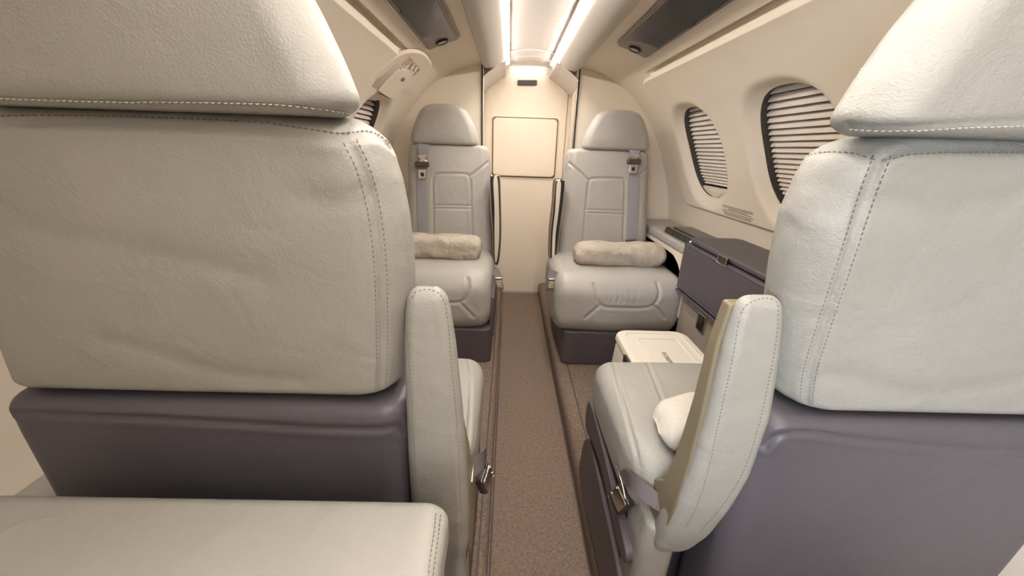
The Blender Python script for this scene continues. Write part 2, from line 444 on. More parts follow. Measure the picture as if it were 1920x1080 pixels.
def build_window(side, k, yc, scn, a, b, nslat, num):
    n = 2.5; N = 160
    def ov(f, h, t):
        c, s_ = math.cos(t), math.sin(t)
        return W(side, yc+a*f*math.copysign(abs(c)**(2/n), c), scn+b*f*math.copysign(abs(s_)**(2/n), s_), h)
    ts = np.linspace(0, 2*math.pi, N, endpoint=False)
    prof = [(1.0, -.034+.011), (.997, -.030), (1.0, -.040), (1.01, -.075), (1.10, -.075), (1.12, -.05)]
    V = [ov(f, h, t) for f, h in prof for t in ts]; Fc = []
    for i in range(len(prof)-1):
        for j in range(N): Fc.append([i*N+j, i*N+(j+1) % N, (i+1)*N+(j+1) % N, (i+1)*N+j])
    win = mk('window_%d' % num, V, Fc, 'dark'); struct(win)
    # dark outer pane
    V = [ov(1.06, -.082, t) for t in ts]+[W(side, yc, scn, -.082)]
    for t in ts: pass
    V2 = []; Fp = []
    R_ = 8
    for i in range(R_): V2 += [ov(1.06*(1-i/R_), -.082, t) for t in ts]
    V2.append(W(side, yc, scn, -.082))
    for i in range(R_-1):
        for j in range(N): Fp.append([i*N+j, i*N+(j+1) % N, (i+1)*N+(j+1) % N, (i+1)*N+j])
    for j in range(N): Fp.append([(R_-1)*N+j, (R_-1)*N+(j+1) % N, R_*N])
    mk('pane', V2, Fp, 'night', win)
    # pleated shade: slats get closer together towards the bottom
    t = np.linspace(0, 1, nslat+1); pos = scn-b*.93+(b*1.72)*(t*1.28-.28*t*t)
    geos = []
    for i in range(nslat):
        s0 = pos[i]; p = pos[i+1]-pos[i]
        prof_ = [(s0, -.060), (s0+p*.10, -.050), (s0+p*.34, -.045), (s0+p*.60, -.043), (s0+p*.645, -.046), (s0+p*.54, -.050), (s0+p*.2, -.058)]
        yw = a*1.08; cs_ = np.linspace(-yw, yw, 5); V = []; Fs = []
        for c in cs_:
            for q in prof_: V.append(W(side, yc+c, q[0], q[1]))
        m_ = len(prof_)
        for r_ in range(4):
            for q in range(m_): Fs.append([r_*m_+q, r_*m_+(q+1) % m_, (r_+1)*m_+(q+1) % m_, (r_+1)*m_+q])
        Fs.append(list(range(m_))[::-1]); Fs.append([4*m_+q for q in range(m_)])
        geos.append((V, Fs))
    merge('pleated_shade', geos, 'slat', win, edge=50)
    # ladder cords along the aft edge of the slats
    for yo in (a*.66,):
        cord = []
        mk_geo = []
        for i in range(nslat):
            q = W(side, yc+yo+.035, pos[i]+.002, -.0415); q2 = W(side, yc+yo+.035, pos[i]+(pos[1]-pos[0])*.35, -.0415)
            mk_geo.append(tube_geo([q, q2], .0009, 5))
        merge('shade_cord', mk_geo, 'slat', win)
    # bottom bar and pull tab
    sb = scn+b*.80
    arc = [(yc+a*1.02*math.copysign(abs(math.cos(t))**(2/n), math.cos(t)), scn+b*1.02*abs(math.sin(t))**(2/n)) for t in np.linspace(0, math.pi, 120)]
    arc = np.array([q for q in arc if q[1] > sb])
    base_ = np.linspace(arc[-1], arc[0], 16)[1:-1]
    pad('sill', np.r_[arc, base_], .014, 'wall', win, .004, None or (lambda p, q, h: W(side, p, q, -.042+h)), pts=np.r_[arc, base_])
    tabo = catmull([(yc-.055, sb+.012), (yc+.055, sb+.012), (yc+.045, sb+.028), (yc+.015, sb+.046), (yc-.015, sb+.046), (yc-.045, sb+.028)], 6, True)
    pad('pull_tab', tabo, .012, 'wall', win, .005, lambda p, q, h: W(side, p, q, -.036+h))
    return win
build_window(1, 0, *WINS[1][0], 20, 1); build_window(1, 1, *WINS[1][1], 20, 2); build_window(-1, 0, *WINS[-1][0], 20, 3); build_window(-1, 1, *WINS[-1][1], 20, 4)

def strip(name, pts2, y0, y1, m, th=None, closed=False, kind=True):
    """a section (x, z) swept along the cabin"""
    V = []; Fc = []; n = len(pts2); ys = np.linspace(y0, y1, 12)
    for y in ys: V += [(p[0], y, p[1]) for p in pts2]
    for i in range(len(ys)-1):
        for k in range(n if closed else n-1): Fc.append([i*n+k, i*n+(k+1) % n, (i+1)*n+(k+1) % n, (i+1)*n+k])
    o = mk(name, V, Fc, m, edge=55)
    if kind: struct(o)
    return o
# valances either side of the light trough, and their lower aft pieces
val = catmull([(.133, 1.466), (.141, 1.448), (.165, 1.429), (.195, 1.415), (.222, 1.410), (.244, 1.416), (.256, 1.434), (.262, 1.46)], 8)
for i, s in enumerate((-1, 1)):
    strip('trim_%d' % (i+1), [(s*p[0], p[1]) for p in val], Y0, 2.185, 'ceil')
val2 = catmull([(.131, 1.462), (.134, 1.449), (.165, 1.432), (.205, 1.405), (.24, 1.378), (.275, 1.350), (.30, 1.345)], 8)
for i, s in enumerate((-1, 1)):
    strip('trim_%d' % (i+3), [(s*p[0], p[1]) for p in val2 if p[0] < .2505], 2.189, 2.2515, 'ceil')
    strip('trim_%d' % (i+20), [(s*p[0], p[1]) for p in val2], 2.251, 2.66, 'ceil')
# trough
tro = catmull([(-.150, 1.455), (-.146, 1.475), (-.125, 1.492), (-.07, 1.496), (0, 1.497), (.07, 1.496), (.125, 1.492), (.146, 1.475), (.150, 1.455)], 8)
ceil = strip('ceiling', [tuple(p) for p in tro], Y0, 2.655, 'trough')
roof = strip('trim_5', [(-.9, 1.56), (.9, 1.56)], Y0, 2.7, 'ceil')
# cove light strips
def cove(s, label):
    t = thing('cove_light', label, 'ceiling light', (s*.139, 0, 1.465), 'cove lights along the ceiling trough')
    sec = [(s*.135, 1.4680), (s*.130, 1.4650), (s*.121, 1.4660), (s*.1135, 1.4705), (s*.1135, 1.4735), (s*.135, 1.4735)]
    V = []; Fc = []; ys = np.linspace(-1.25, 2.38, 10)
    for y in ys: V += [(p[0], y, p[1]) for p in sec]
    n = 6
    for i in range(len(ys)-1):
        for k in range(n): Fc.append([i*n+k, i*n+(k+1) % n, (i+1)*n+(k+1) % n, (i+1)*n+k])
    Fc.append(list(range(6))); Fc.append([54+k for k in range(6)])
    mk('diffuser', V, Fc, 'led', t, edge=30)
    box('glow_block', (s*.1125 if s > 0 else -.140, -1.25, 1.4736), (.140 if s > 0 else -.1125, 2.38, 1.4850), 'trough', t, .001)  # added lip, blocks the strip's light from the trough ceiling
cove(-1, 'glowing strip light along the left edge of the ceiling trough')
cove(1, 'glowing strip light along the right edge of the ceiling trough')
endl = thing('cove_light', 'short curved glowing light at the aft end of the ceiling trough', 'ceiling light', (0, 2.62, 1.46))
pad('diffuser', rr2(-.112, .112, 2.600, 2.640, .018), .010, 'led_soft', endl, .004, lambda a, b, h: (a, b, 1.478-h+1.5*a*a*0))
# access covers in the trough
def cover(y0, y1, hw, label):
    o = rr2(-hw, hw, y0, y1, .02)
    c = pad('access_cover', o, .005, 'trough', None, .002, lambda a, b, h: (a, b, 1.497-.25*a*a-h))
    tag(c, label, 'ceiling cover')
    edge = [(a, b, 1.4935-.25*a*a) for a, b in o]
    tube('cover_rim', edge, .0022, 'trough', c, 6, True)
cover(2.30, 2.52, .082, 'small rounded access cover in the ceiling trough nearest the aft wall')
cover(1.05, 1.64, .086, 'large rounded access cover in the ceiling trough at the top of the photo')
lip = tube('trim_6', catmull([(-.125, 2.20, 1.490), (-.06, 2.165, 1.493), (0, 2.155, 1.494), (.06, 2.165, 1.493), (.125, 2.20, 1.490)], 8), .0035, 'trough'); struct(lip)

# aft partitions and bulkhead
def partition(s, name):
    sel = PROF[PROF[:, 1] > .1]; O = [(s*.252, 1.425)]+[(s*(p[0]+.012), p[1]+.004) for p in sel]+[(s*.252, .1)]
    V = [(x, y, z) for y in (2.222, 2.25) for x, z in O]; n = len(O)
    Fc = [list(range(n)), [n+k for k in range(n)][::-1]]+[[k, (k+1) % n, n+(k+1) % n, n+k] for k in range(n)]
    struct(mk(name, V, Fc, 'wall', smooth=False))
partition(-1, 'wall_aft_left'); partition(1, 'wall_aft_right')
for i, s in enumerate((-1, 1)):
    t = box('trim_%d' % (i+7), (min(s*.249, s*.257), 2.208, .09), (max(s*.249, s*.257), 2.256, 1.442), 'black', None, .001); struct(t)
    t = box('trim_%d' % (i+9), (min(s*.2465, s*.2495), 2.214, .09), (max(s*.2465, s*.2495), 2.222, 1.44), 'brushed', None, .001); struct(t)
    struct(mk('wall_lavatory_left' if s < 0 else 'wall_lavatory_right', [(s*.26, 2.25, 0), (s*.285, 2.66, 0), (s*.285, 2.66, 1.5), (s*.26, 2.25, 1.5)], [[0, 1, 2, 3]], 'wall', smooth=False))
aft = box('wall_aft', (-.32, 2.652, 0), (.32, 2.69, 1.50), 'wall', None, 0); struct(aft)
door = pad('door_1', rr2(-.262, .262, .012, 1.398, .004), .006, 'wall', None, .002, lambda a, b, h: (a, 2.652-h, b), rings=4); struct(door)
seamv = box('trim_11', (.2615, 2.6445, .02), (.2635, 2.647, 1.38), 'dark', None, 0); struct(seamv)
# square recess panel on the bulkhead
pn = thing('bulkhead_panel', 'square cream padded panel set in the aft cabin wall', 'wall panel', (0, 2.645, 1.03))
ring_o = rr2(-.226, .221, .838, 1.228, .022)
pad('panel_frame', ring_o, .004, 'wall', pn, .003, lambda a, b, h: (a, 2.646-h, b), rings=4)
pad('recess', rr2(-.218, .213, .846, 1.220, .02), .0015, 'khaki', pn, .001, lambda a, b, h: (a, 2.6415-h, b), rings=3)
pad('panel_face', rr2(-.209, .204, .855, 1.212, .026), .014, 'wall', pn, .005, lambda a, b, h: (a, 2.641-h, b))
sg = thing('vent_grille', 'small black oblong grille high on the aft wall under the ceiling light', 'grille', (0, 2.645, 1.418))
pad('grille', rr2(-.062, .060, 1.403, 1.433, .006), .006, 'dark', sg, .002, lambda a, b, h: (a, 2.646-h, b+.03*a))
fw = box('wall_front', (-.95, Y0-.02, -.05), (.95, Y0, 1.6), 'wall', None, 0); struct(fw)

# ------------------------------------------------------------------ floor
fl = box('floor', (-.9, Y0, -.03), (.9, 2.69, 0.0), 'carpet', None, 0); struct(fl)
def platform(x0, x1, name):
    rows = [(Y0, x0, x1, -.03, .088), (2.70, x0, x1, -.03, .088)]
    o = loft(name, 'y', rows, 'carpet', None, r=.022, endr=.002, N=80, step=.1); struct(o)
platform(-.95, -.128, 'floor_platform_left'); platform(.143, .95, 'floor_platform_right')
for i, (x, z) in enumerate(((-.1215, .002), (.1395, .002), (.197, .0885), (-.150, .0885))):
    V, Fc = tube_geo([(x, Y0+.05, z), (x-.0 if i != 2 else x-.034*(Y0+.05-1.48)/(-.9)*0, (2.2 if i < 3 else 2.2), z)], .0022, 6)
    struct(mk('trim_%d' % (12+i), V, Fc, 'strap_dark'))

# ------------------------------------------------------------------ overhead service panels
def service_panel(s, label):
    t = thing('overhead_service_panel', label, 'service panel', tuple(W(s, 1.3, s_of_x(.37), 0)), 'overhead service panels')
    s0, s1 = s_of_x(.308), s_of_x(.430)
    out = rr2(.55, 1.70, s0, s1, .022)
    pad('housing', out, .008, 'panel_grey', t, .004, lambda a, b, h: W(s, a, b, -.001+h), rings=14)
    c2 = rr2(.56, 1.60, s0+.010, s1-.010, .004); q = []
    for a, b in c2:
        if a > 1.3: a = a+.035*(-(b-(s0+s1)/2)/.05)-.02
        q.append((a, b))
    pad('smoked_cover', q, .004, 'smoke', t, .002, lambda a, b, h: W(s, a, b, .0072+h), pts=np.array(q), rings=14)
    # trim beads along both long sides
    for sb, nm in ((s0-.003, 'edge_bead'), (s1+.003, 'edge_bead')):
        tube(nm, [W(s, y, sb, .004) for y in np.linspace(.55, 1.66, 40)], .0045, 'panel_grey' if sb < s1 else 'ceil', t)
    N = 40; cy, cs = 1.655, (s0+s1)/2
    ringp = [W(s, cy+.0215*math.cos(2*math.pi*k/N), cs+.0215*math.sin(2*math.pi*k/N), .010) for k in range(N)]
    rl = tube('reading_light', ringp, .0042, 'black', t, 8, True)
    o = [(cy+.019*math.cos(2*math.pi*k/N), cs+.019*math.sin(2*math.pi*k/N)) for k in range(N)]
    pad('lens', o, .004, 'lens', rl, .002, lambda a, b, h: W(s, a, b, .0075+h))
service_panel(-1, 'dark smoked overhead service panel with round reading light, left of the ceiling trough')
service_panel(1, 'dark smoked overhead service panel with round reading light, right of the ceiling trough')

# ------------------------------------------------------------------ emergency exit handle panel (left wall)
ex = thing('emergency_exit_panel', 'raised cream exit handle panel with printed placard above the left window', 'exit panel', tuple(W(-1, 1.7, s_of_z(1.3), 0)))
px = [(806, 118), (803, 107), (795, 97), (783, 91), (765, 90), (745, 96), (725, 110), (706, 130), (690, 152), (676, 178), (690, 186), (722, 186), (757, 184), (778, 165), (793, 143)]
o2 = catmull([wallhit(u, v, -1) for u, v in px], 6, True)
slow, shigh = o2[:, 1].max(), o2[:, 1].min()
def exmap(a, b, h):
    k = 1-sstep(np.array((b-(slow-.13))/.10)); return W(-1, a, b, .004+(h)*float(k))
pad('hatch_plate', o2, .012, 'wall', ex, .005, exmap, pts=o2)
hpx = [(741, 122), (749, 121), (757, 125), (768, 135), (764, 140), (745, 163), (733, 176), (725, 178), (714, 172), (704, 165), (706, 160), (722, 141)]
o3 = catmull([wallhit(u, v, -1) for u, v in hpx], 5, True)
hc = pad('handle_cover', o3, .0075, 'wall', ex, .003, lambda a, b, h: W(-1, a, b, .0140+h), pts=o3)
def wline(u0, v0, u1, v1, h, n=8): 
    a, b = wallhit(u0, v0, -1), wallhit(u1, v1, -1); return [W(-1, *(a+(b-a)*k/n), h) for k in range(n+1)]
tube('slot', wline(744, 120, 769, 135, .0175), .0026, 'dark', ex); tube('slot', wline(704, 168, 724, 178, .0175), .0022, 'dark', ex)
c_ = wallhit(748, 141, -1); N = 24
pad('finger_recess', [(c_[0]+.022*math.cos(2*math.pi*k/N), c_[1]+.010*math.sin(2*math.pi*k/N)) for k in range(N)], .001, 'khaki', hc, .0005, lambda a, b, h: W(-1, a, b, .0212+h))
def wq(pxs, h, th, m, name, parent):
    o = np.array([wallhit(u, v, -1) for u, v in pxs]); q = []
    for i in range(len(o)):
        for k in range(6): q.append(o[i]+(o[(i+1) % len(o)]-o[i])*k/6)
    return pad(name, q, th, m, parent, th*.4, lambda a, b, hh: W(-1, a, b, h+hh), pts=np.array(q), rings=3)
pl = wq([(764, 98), (786, 120), (774, 134), (746, 114)], .0162, .0008, 'pink', 'placard', ex)
ink = []
for a, b, r_ in (((770, 110), (766, 114), .0022), ((766, 114), (760, 121), .0034), ((762, 119), (764, 122), .0030),
             ((776, 115), (772, 120), .0022), ((772, 120), (767, 125), .0034), ((769, 124), (771, 126), .0030), ((781, 122), (777, 126), .0034), ((775, 128), (771, 132), .0034)):
    A, B = wallhit(*a, -1), wallhit(*b, -1); ink.append(tube_geo([W(-1, *A, .0172), W(-1, *B, .0172)], r_, 6))
merge('pictogram', ink, 'ink', pl)
ink = []
for a, b in (((762, 103), (768, 108)), ((764, 101), (770, 106)), ((758, 106), (763, 111)), ((754, 110), (759, 114)), ((755, 112), (757, 114)), ((750, 115), (754, 119))):
    A, B = wallhit(*a, -1), wallhit(*b, -1); ink.append(tube_geo([W(-1, *A, .0172), W(-1, *B, .0172)], .0013, 5))
merge('red_lettering', ink, 'pinkline', pl)

# placard of small print on the right panel
pr = thing('instruction_placard', 'small placard of tightly printed brown lines low on the right wall panel', 'placard', tuple(W(1, 1.5, s_of_z(.81), .011)))
sA, sB = s_of_z(.836), s_of_z(.797); geos = []
for li in range(7):
    if li == 3: lens_ = (1.40, 1.60)
    else: lens_ = [(1.392, 1.600), (1.392, 1.600), (1.43, 1.56), None, (1.388, 1.604), (1.402, 1.592), (1.402, 1.592)][li]
    s_ = sA+(sB-sA)*(li+(.4 if li > 3 else 0))/7.0; y = lens_[1]
    while y > lens_[0]+.002:
        wl = rng.uniform(.006, .02); y2 = max(lens_[0], y-wl)
        # letters as short upright ticks along the line
        yy = y
        while yy > y2+.0006:
            hgt = rng.choice([.0022, .0030]); geos.append(tube_geo([W(1, yy, s_-hgt/2, .0113), W(1, yy-.0007, s_+hgt/2, .0113)], .00055, 4)); yy -= .0021
        geos.append(tube_geo([W(1, y, s_, .0112), W(1, y2, s_, .0112)], .0011, 4))
        y = y2-.002
merge('small_print', geos, 'ink', pr)

# ------------------------------------------------------------------ side ledges
def ledge(side, label):
    t = thing('side_ledge', label, 'side ledge', (side*.76, .9, .09), 'side ledges under the cabin windows')
    if side > 0:
        loft('ledge_top', 'y', [(1.503, .655, .858, .622, .666), (2.20, .655, .858, .622, .666)], 'leather_far', t, r=.012, endr=.004, N=80, step=.05)
        loft('side_panel', 'y', [(.56, .665, .85, .09, .492), (1.50, .665, .85, .09, .492)], 'panel_leather', t, r=.01, endr=.008, N=60, step=.05)
    else:
        loft('ledge_top', 'y', [(.30, -.865, -.765, .456, .50), (2.20, -.865, -.765, .456, .50)], 'bench', t, r=.012, endr=.004, N=80, step=.05)
        loft('side_panel', 'y', [(.30, -.85, -.775, .09, .458), (2.2, -.85, -.775, .09, .458)], 'panel_leather', t, r=.01, endr=.008, N=60, step=.05)
    return t
M['panel_leather'] = mat('warm_grey_leather', (.33, .29, .245), .5, bump=[('v', 500, .2, .0008)])
lr = ledge(1, 'grey leather ledge along the right wall under the windows')
ll = ledge(-1, 'cream ledge along the left wall behind the near left seat')
# curved fascia bracket under the aft part of the right ledge and the dark niche
def fx(a, b, h): return (.662+h, a, b)
br = catmull([(1.50, .624), (1.50, .36), (1.515, .40), (1.53, .48), (1.56, .545), (1.62, .585), (1.72, .60), (2.15, .602), (2.2, .612), (2.2, .624)], 6, False)
pad('bracket', br, .014, 'wall', lr, .003, fx, pts=br)
box('niche_back', (.80, 1.50, .09), (.84, 2.2, .62), 'dark', lr, .002)
box('lower_seam', (.6635, .2, .205), (.666, 1.49, .208), 'dark', lr, 0)
# outlet / switch plate
sw = thing('switch_plate', 'narrow dark metal switch plate on the right side panel above the white box', 'switch', (.662, 1.30, .42))
pad('plate', rr2(1.275, 1.335, .385, .456, .004), .006, 'brushed', sw, .002, lambda a, b, h: (.664-h, a, b))
pad('rocker', rr2(1.284, 1.326, .393, .448, .003), .004, 'gunmetal', sw, .0015, lambda a, b, h: (.6585-h, a, b))
# glossy cup holder tray
ch = thing('cup_holder_tray', 'glossy black cup holder tray set in the right ledge', 'tray', (.74, 1.65, .666))
o = rr2(.672, .800, 1.512, 1.842, .04)
pad('tray', o, .030, 'gloss', ch, .014, lambda a, b, h: (a, b, .6665+h))
tube('chrome_trim', [(a, b, .670) for a, b in rr2(.668, .804, 1.508, 1.846, .043)], .003, 'chrome', ch, 8, True)
pad('tray_lid', rr2(.700, .795, 1.52, 1.80, .02), .004, 'smoke', ch, .002, lambda a, b, h: (a, b, .6962+h))
# plum storage box (stowed table case)
sb = thing('storage_case', 'plum leather storage case with lid on the right ledge behind the near right seat', 'storage case', (.73, 1.1, .50))
loft('case_body', 'y', [(.62, .630, .858, .495, .690), (1.50, .630, .858, .495, .690)], 'purple', sb, r=.008, endr=.006, N=80, step=.03)
loft('lid', 'y', [(.62, .640, .850, .692, .716), (1.485, .640, .850, .692, .716), (1.50, .66, .84, .694, .712)], 'purple', sb, r=.010, endr=.006, N=80, step=.03)
tube('piping', [(.632, y, .684) for y in np.linspace(.63, 1.495, 20)], .0035, 'purple', sb)
tube('piping', [(.632, y, .503) for y in np.linspace(.63, 1.495, 20)], .0035, 'purple', sb)
pad('latch', rr2(1.185, 1.235, .686, .710, .004), .008, 'gunmetal', sb, .003, lambda a, b, h: (.636-h, a, b))
tube('latch_frame', [(.627, a, b) for a, b in rr2(1.183, 1.237, .684, .712, .004)], .0015, 'chrome', sb, 6, True)
box('seam', (.626, .63, .484), (.664, 1.495, .492), 'plum_base', sb, .001)
tube('hinge', [(.650, 1.497, .690), (.664, 1.503, .694), (.676, 1.500, .700)], .006, 'chrome', sb)

# ------------------------------------------------------------------ near seats
def near_seat(side):
    lab = {-1: 'grey leather cabin seat at left seen from behind, in front of the padded bench',
           1: 'grey leather cabin seat at right seen from behind, with a pale pillow on its cushion'}[side]
    t = thing('cabin_seat', lab, 'seat', (side*.42, .5, .088), 'cabin seats')
    L = side < 0
    # upper backrest
    if L: px = [(758, 768), (762, 700), (775, 560), (776, 500), (768, 400), (756, 330), (742, 285), (715, 252)]; out_ = -.75
    else: px = [(1440, 778), (1438, 720), (1438, 640), (1443, 500), (1452, 400), (1474, 330), (1488, 300), (1520, 268)]; out_ = .72
    rows = []
    for u, v in px:
        p = onY(u, v, .440); x = p[0]+(-.004 if L else .010+.010*max(0, (p[2]-.85)/.2)); z = p[2]
        rows.append((z, out_+.0*z, x) if L else (z, x, out_))
    zs = [.719 if L else .711, 1.054]
    rows = [(max(zs[0], min(zs[1], a)), b, c) for a, b, c in rows]; rows[0] = (zs[0],)+rows[0][1:]; rows[-1] = (zs[1],)+rows[-1][1:]
    k_ = [(.722, 0), (.90, .045), (1.0, .06), (1.054, .09)]
    rows = [((a, b+np.interp(a, [q[0] for q in k_], [q[1] for q in k_]), c) if L else (a, b, c-np.interp(a, [q[0] for q in k_], [q[1] for q in k_]))) for a, b, c in rows]
    print('BACK', side, [tuple(round(float(q), 3) for q in r_) for r_ in rows])
    def yb(z): return .372+.030*(1.06-z)/.33
    R = [(z, a, b, yb(z), yb(z)+.105) for z, a, b in rows]
    back = loft('backrest', 'z', R, 'leather', t, r=.046, endr=.016, endr2=.024, N=460, step=.0028, bulge=.007, sm=10)
    bv = bvh_of(back)
    if L:
        s_top = seam(bv, [(-60, 232), (120, 228), (300, 232), (470, 240), (560, 252), (640, 262), (690, 255), (715, 262), (735, 280)])
        s_ver = seam(bv, [(655, 262), (682, 320), (702, 400), (713, 500), (716, 620), (715, 700), (711, 755)])
        wr = [seam(bv, [(60, 430), (250, 470), (480, 520)]), seam(bv, [(200, 640), (420, 700), (560, 715)]), seam(bv, [(690, 360), (640, 380), (560, 372)])]
    else:
        s_top = seam(bv, [(1520, 285), (1560, 278), (1610, 280), (1655, 290), (1700, 280), (1780, 276), (1980, 278)])
        s_ver = seam(bv, [(1655, 290), (1632, 350), (1605, 430), (1575, 520), (1542, 620), (1518, 700), (1510, 778)])
        wr = [seam(bv, [(1650, 370), (1760, 392), (1900, 372)]), seam(bv, [(1530, 340), (1590, 372), (1650, 385)]), seam(bv, [(1560, 700), (1720, 740), (1900, 720)]), seam(bv, [(1480, 420), (1530, 400), (1600, 415)])]
    groove(back, [s_top, s_ver], .0035, .0030, .0008, .010)
    for wv in wr: groove(back, [wv], .0022, .016)
    stitches('stitching', [s_ver], 'thread', t, (-.0065, .0065))
    stitches('stitching', [s_top], 'thread', t, (-.006,) if L else (.006,))
    # headrest
    hx = (onY(668, 215, .385)[0] if L else onY(1580, 235, .385)[0]); c = hx-.172 if L else hx+.172
    hw = [(1.052, .166), (1.068, .172), (1.10, .160), (1.14, .143), (1.18, .120), (1.22, .095), (1.25, .07)]
    R = [(z, c-h, c+h, .345+.02*(1.06-z), .425+.02*(1.06-z)) for z, h in hw]
    head = loft('headrest', 'z', R, 'leather', t, r=.034, endr=.014, endr2=.035, N=300, step=.003, bulge=.008, sm=20)
    hv = bvh_of(head)
    if L:
        s_h = seam(hv, [(-40, 188), (100, 193), (250, 197), (400, 199), (520, 203), (600, 210), (655, 217)])
        s_e = None
    else:
        s_h = seam(hv, [(1588, 236), (1640, 240), (1720, 238), (1800, 232), (1900, 228), (2000, 225)])
        s_e = seam(hv, [(1690, 20), (1650, 70), (1622, 115), (1600, 165), (1587, 205), (1582, 225)])
    groove(head, [s_h], .0025, .003); stitches('stitching', [s_h], 'thread_light', t, (-.004,) if L else (.004,), pitch=.0052)
    if s_e: stitches('stitching', [s_e], 'thread_light', t, (-.001,), pitch=.0052)
    # headrest posts
    for dx in (-.06, .06): tube('headrest_post', [(c+dx, .40, 1.02), (c+dx, .40, 1.08)], .006, 'chrome', t)
    # plum rear shell with its padded top roll
    if L: rows = [(.12, -.72, -.262), (.30, -.735, -.252), (.50, -.745, -.240), (.66, -.748, -.231), (.712, -.746, -.226)]
    else: rows = [(.12, .262, .70), (.30, .256, .715), (.50, .246, .728), (.66, .250, .732), (.706, .254, .728)]
    R = [(z, a, b, .394, .515) for z, a, b in rows]
    sh = loft('back_shell', 'z', R, 'purple', t, r=.03, endr=.01, endr2=.016, N=300, step=.005, bulge=.004)
    sv = bvh_of(sh)
    if L: s1 = seam(sv, [(30, 775), (150, 779), (300, 785), (450, 794), (600, 803), (700, 805), (740, 800), (757, 808)])
    else: s1 = seam(sv, [(1432, 838), (1450, 822), (1480, 812), (1530, 812), (1600, 822), (1700, 832), (1800, 840), (1980, 848)])
    groove(sh, [s1], .003, .0035, .0015, .009)
    if s1: stitches('stitching', [s1], 'thread_plum', t, (-.007,) if L else (.007,), pitch=.0055)
    # seat cushion
    if L: X0, X1 = -.66, -.152
    else: X0, X1 = .136, .60
    R = [(.49, X0+.01, X1-.01, .40, .52), (.56, X0, X1, .39, .525), (.70, X0, X1, .385, .525), (.80, X0, X1, .385, .522), (.868, X0+.01, X1-.01, .385, .515)]
    cu = loft('seat_cushion', 'y', R, 'leather', t, r=.034, endr=.04, N=380, step=.004, bulge=.008, sm=6)
    cv = bvh_of(cu)
    if L: ss_ = [seam(cv, [(872, 672), (882, 720), (880, 800), (872, 880)])]
    else: ss_ = [seam(cv, [(1148, 672), (1160, 720), (1178, 790), (1196, 860), (1203, 900)]), seam(cv, [(1212, 677), (1224, 705), (1240, 745), (1258, 790)])]
    groove(cu, ss_, .0035, .003, .001, .008)
    # pedestal, side plates
    xs0, xs1 = (-.60, -.175) if L else (.150, .60)
    if L: xs0 = -.62
    R = [(.088, xs0, xs1, .53, .82), (.22, xs0, xs1, .53, .84), (.384, xs0, xs1, .53, .84)]
    loft('seat_base', 'z', R, 'plum_base', t, r=.02, endr=.006, N=90, step=.02)
    xi = (xs1 if L else xs0)          # aisle face
    def sx(a, b, h): return (xi+h*(1 if L else -1), a, b)
    o = catmull([(.845, .30), (.86, .36), (.83, .395), (.70, .385), (.52, .35), (.47, .33), (.50, .30), (.66, .33), (.76, .32)], 6, True)
    pad('side_plate', o, .016, 'plum_base', t, .004, sx, pts=o)
    o = catmull([(.86, .10), (.872, .18), (.85, .255), (.79, .29), (.66, .27), (.50, .24), (.44, .16), (.45, .10), (.65, .095)], 6, True)
    pad('side_plate', o, .012, 'plum_base', t, .004, sx, pts=o)
    # leather side strip of the lower back
    x0, x1 = (-.222, -.160) if L else (.148, .215)
    loft('side_bolster', 'z', [(.10, x0, x1, .455, .53), (.38, x0, x1, .45, .54), (.43, x0+.01, x1-.01, .45, .53)], 'leather', t, r=.02, endr=.01, N=100, step=.01)
    # armrest, tilted up beside the backrest
    if L: arm = [(.355, -.222, -.166, .452, .485), (.375, -.232, -.157, .432, .480), (.42, -.235, -.152, .422, .475), (.50, -.234, -.151, .408, .450), (.60, -.231, -.152, .402, .440), (.70, -.228, -.156, .402, .436), (.80, -.224, -.163, .404, .436), (.845, -.221, -.168, .406, .436), (.872, -.216, -.174, .410, .434)]
    else: arm = [(.375, .172, .215, .448, .480), (.40, .168, .230, .436, .478), (.45, .170, .246, .424, .470), (.53, .174, .256, .410, .450), (.60, .178, .262, .403, .440), (.70, .181, .262, .402, .434), (.80, .180, .250, .405, .434), (.845, .182, .243, .408, .436), (.872, .188, .236, .412, .434)]
    ar = loft('armrest', 'z', arm, 'leather', t, r=.014, endr=.016, N=220, step=.003, bulge=.003, sm=14)
    av = bvh_of(ar)
    if L: s_a = [seam(av, [(772, 560), (780, 548), (805, 543), (828, 556), (838, 590), (846, 680), (856, 790), (862, 900), (866, 1000)]), seam(av, [(764, 620), (770, 720), (778, 850), (785, 950)])]
    else: s_a = [seam(av, [(1388, 590), (1400, 572), (1420, 562), (1445, 560), (1458, 575), (1455, 640), (1440, 720), (1422, 800), (1395, 880), (1360, 940), (1310, 1000)]),
                 seam(av, [(1386, 600), (1372, 680), (1350, 780), (1328, 880), (1306, 950), (1285, 990)])]
    for q_ in s_a: stitches('stitching', [q_], 'thread', t, (0,), pitch=.0056)
    sg_ = .5 if L else 1
    kx0, kx1 = ((-.20, -.1475) if L else (.1705, .225))
    if L: K = [(.36, kx0, kx1, .455, .49), (.40, kx0, kx1, .44, .545), (.45, kx0, kx1, .43, .555), (.49, kx0, kx1, .43, .53), (.53, kx0, kx1, .43, .485), (.60, kx0, kx1-.003, .43, .462), (.68, kx0+.004, kx1-.012, .425, .448), (.85, kx0+.004, kx1-.030, .425, .438)]
    else: K = [(.385, kx0+.002, kx1, .452, .475), (.41, kx0, kx1, .44, .515), (.45, kx0, kx1, .43, .525), (.485, kx0, kx1, .425, .505), (.52, kx0, kx1, .42, .470), (.60, kx0+.004, kx1, .42, .458), (.70, kx0+.004, kx1, .42, .450), (.80, kx0+.004, kx1-.01, .425, .448), (.858, kx0+.008, kx1-.012, .425, .444)]
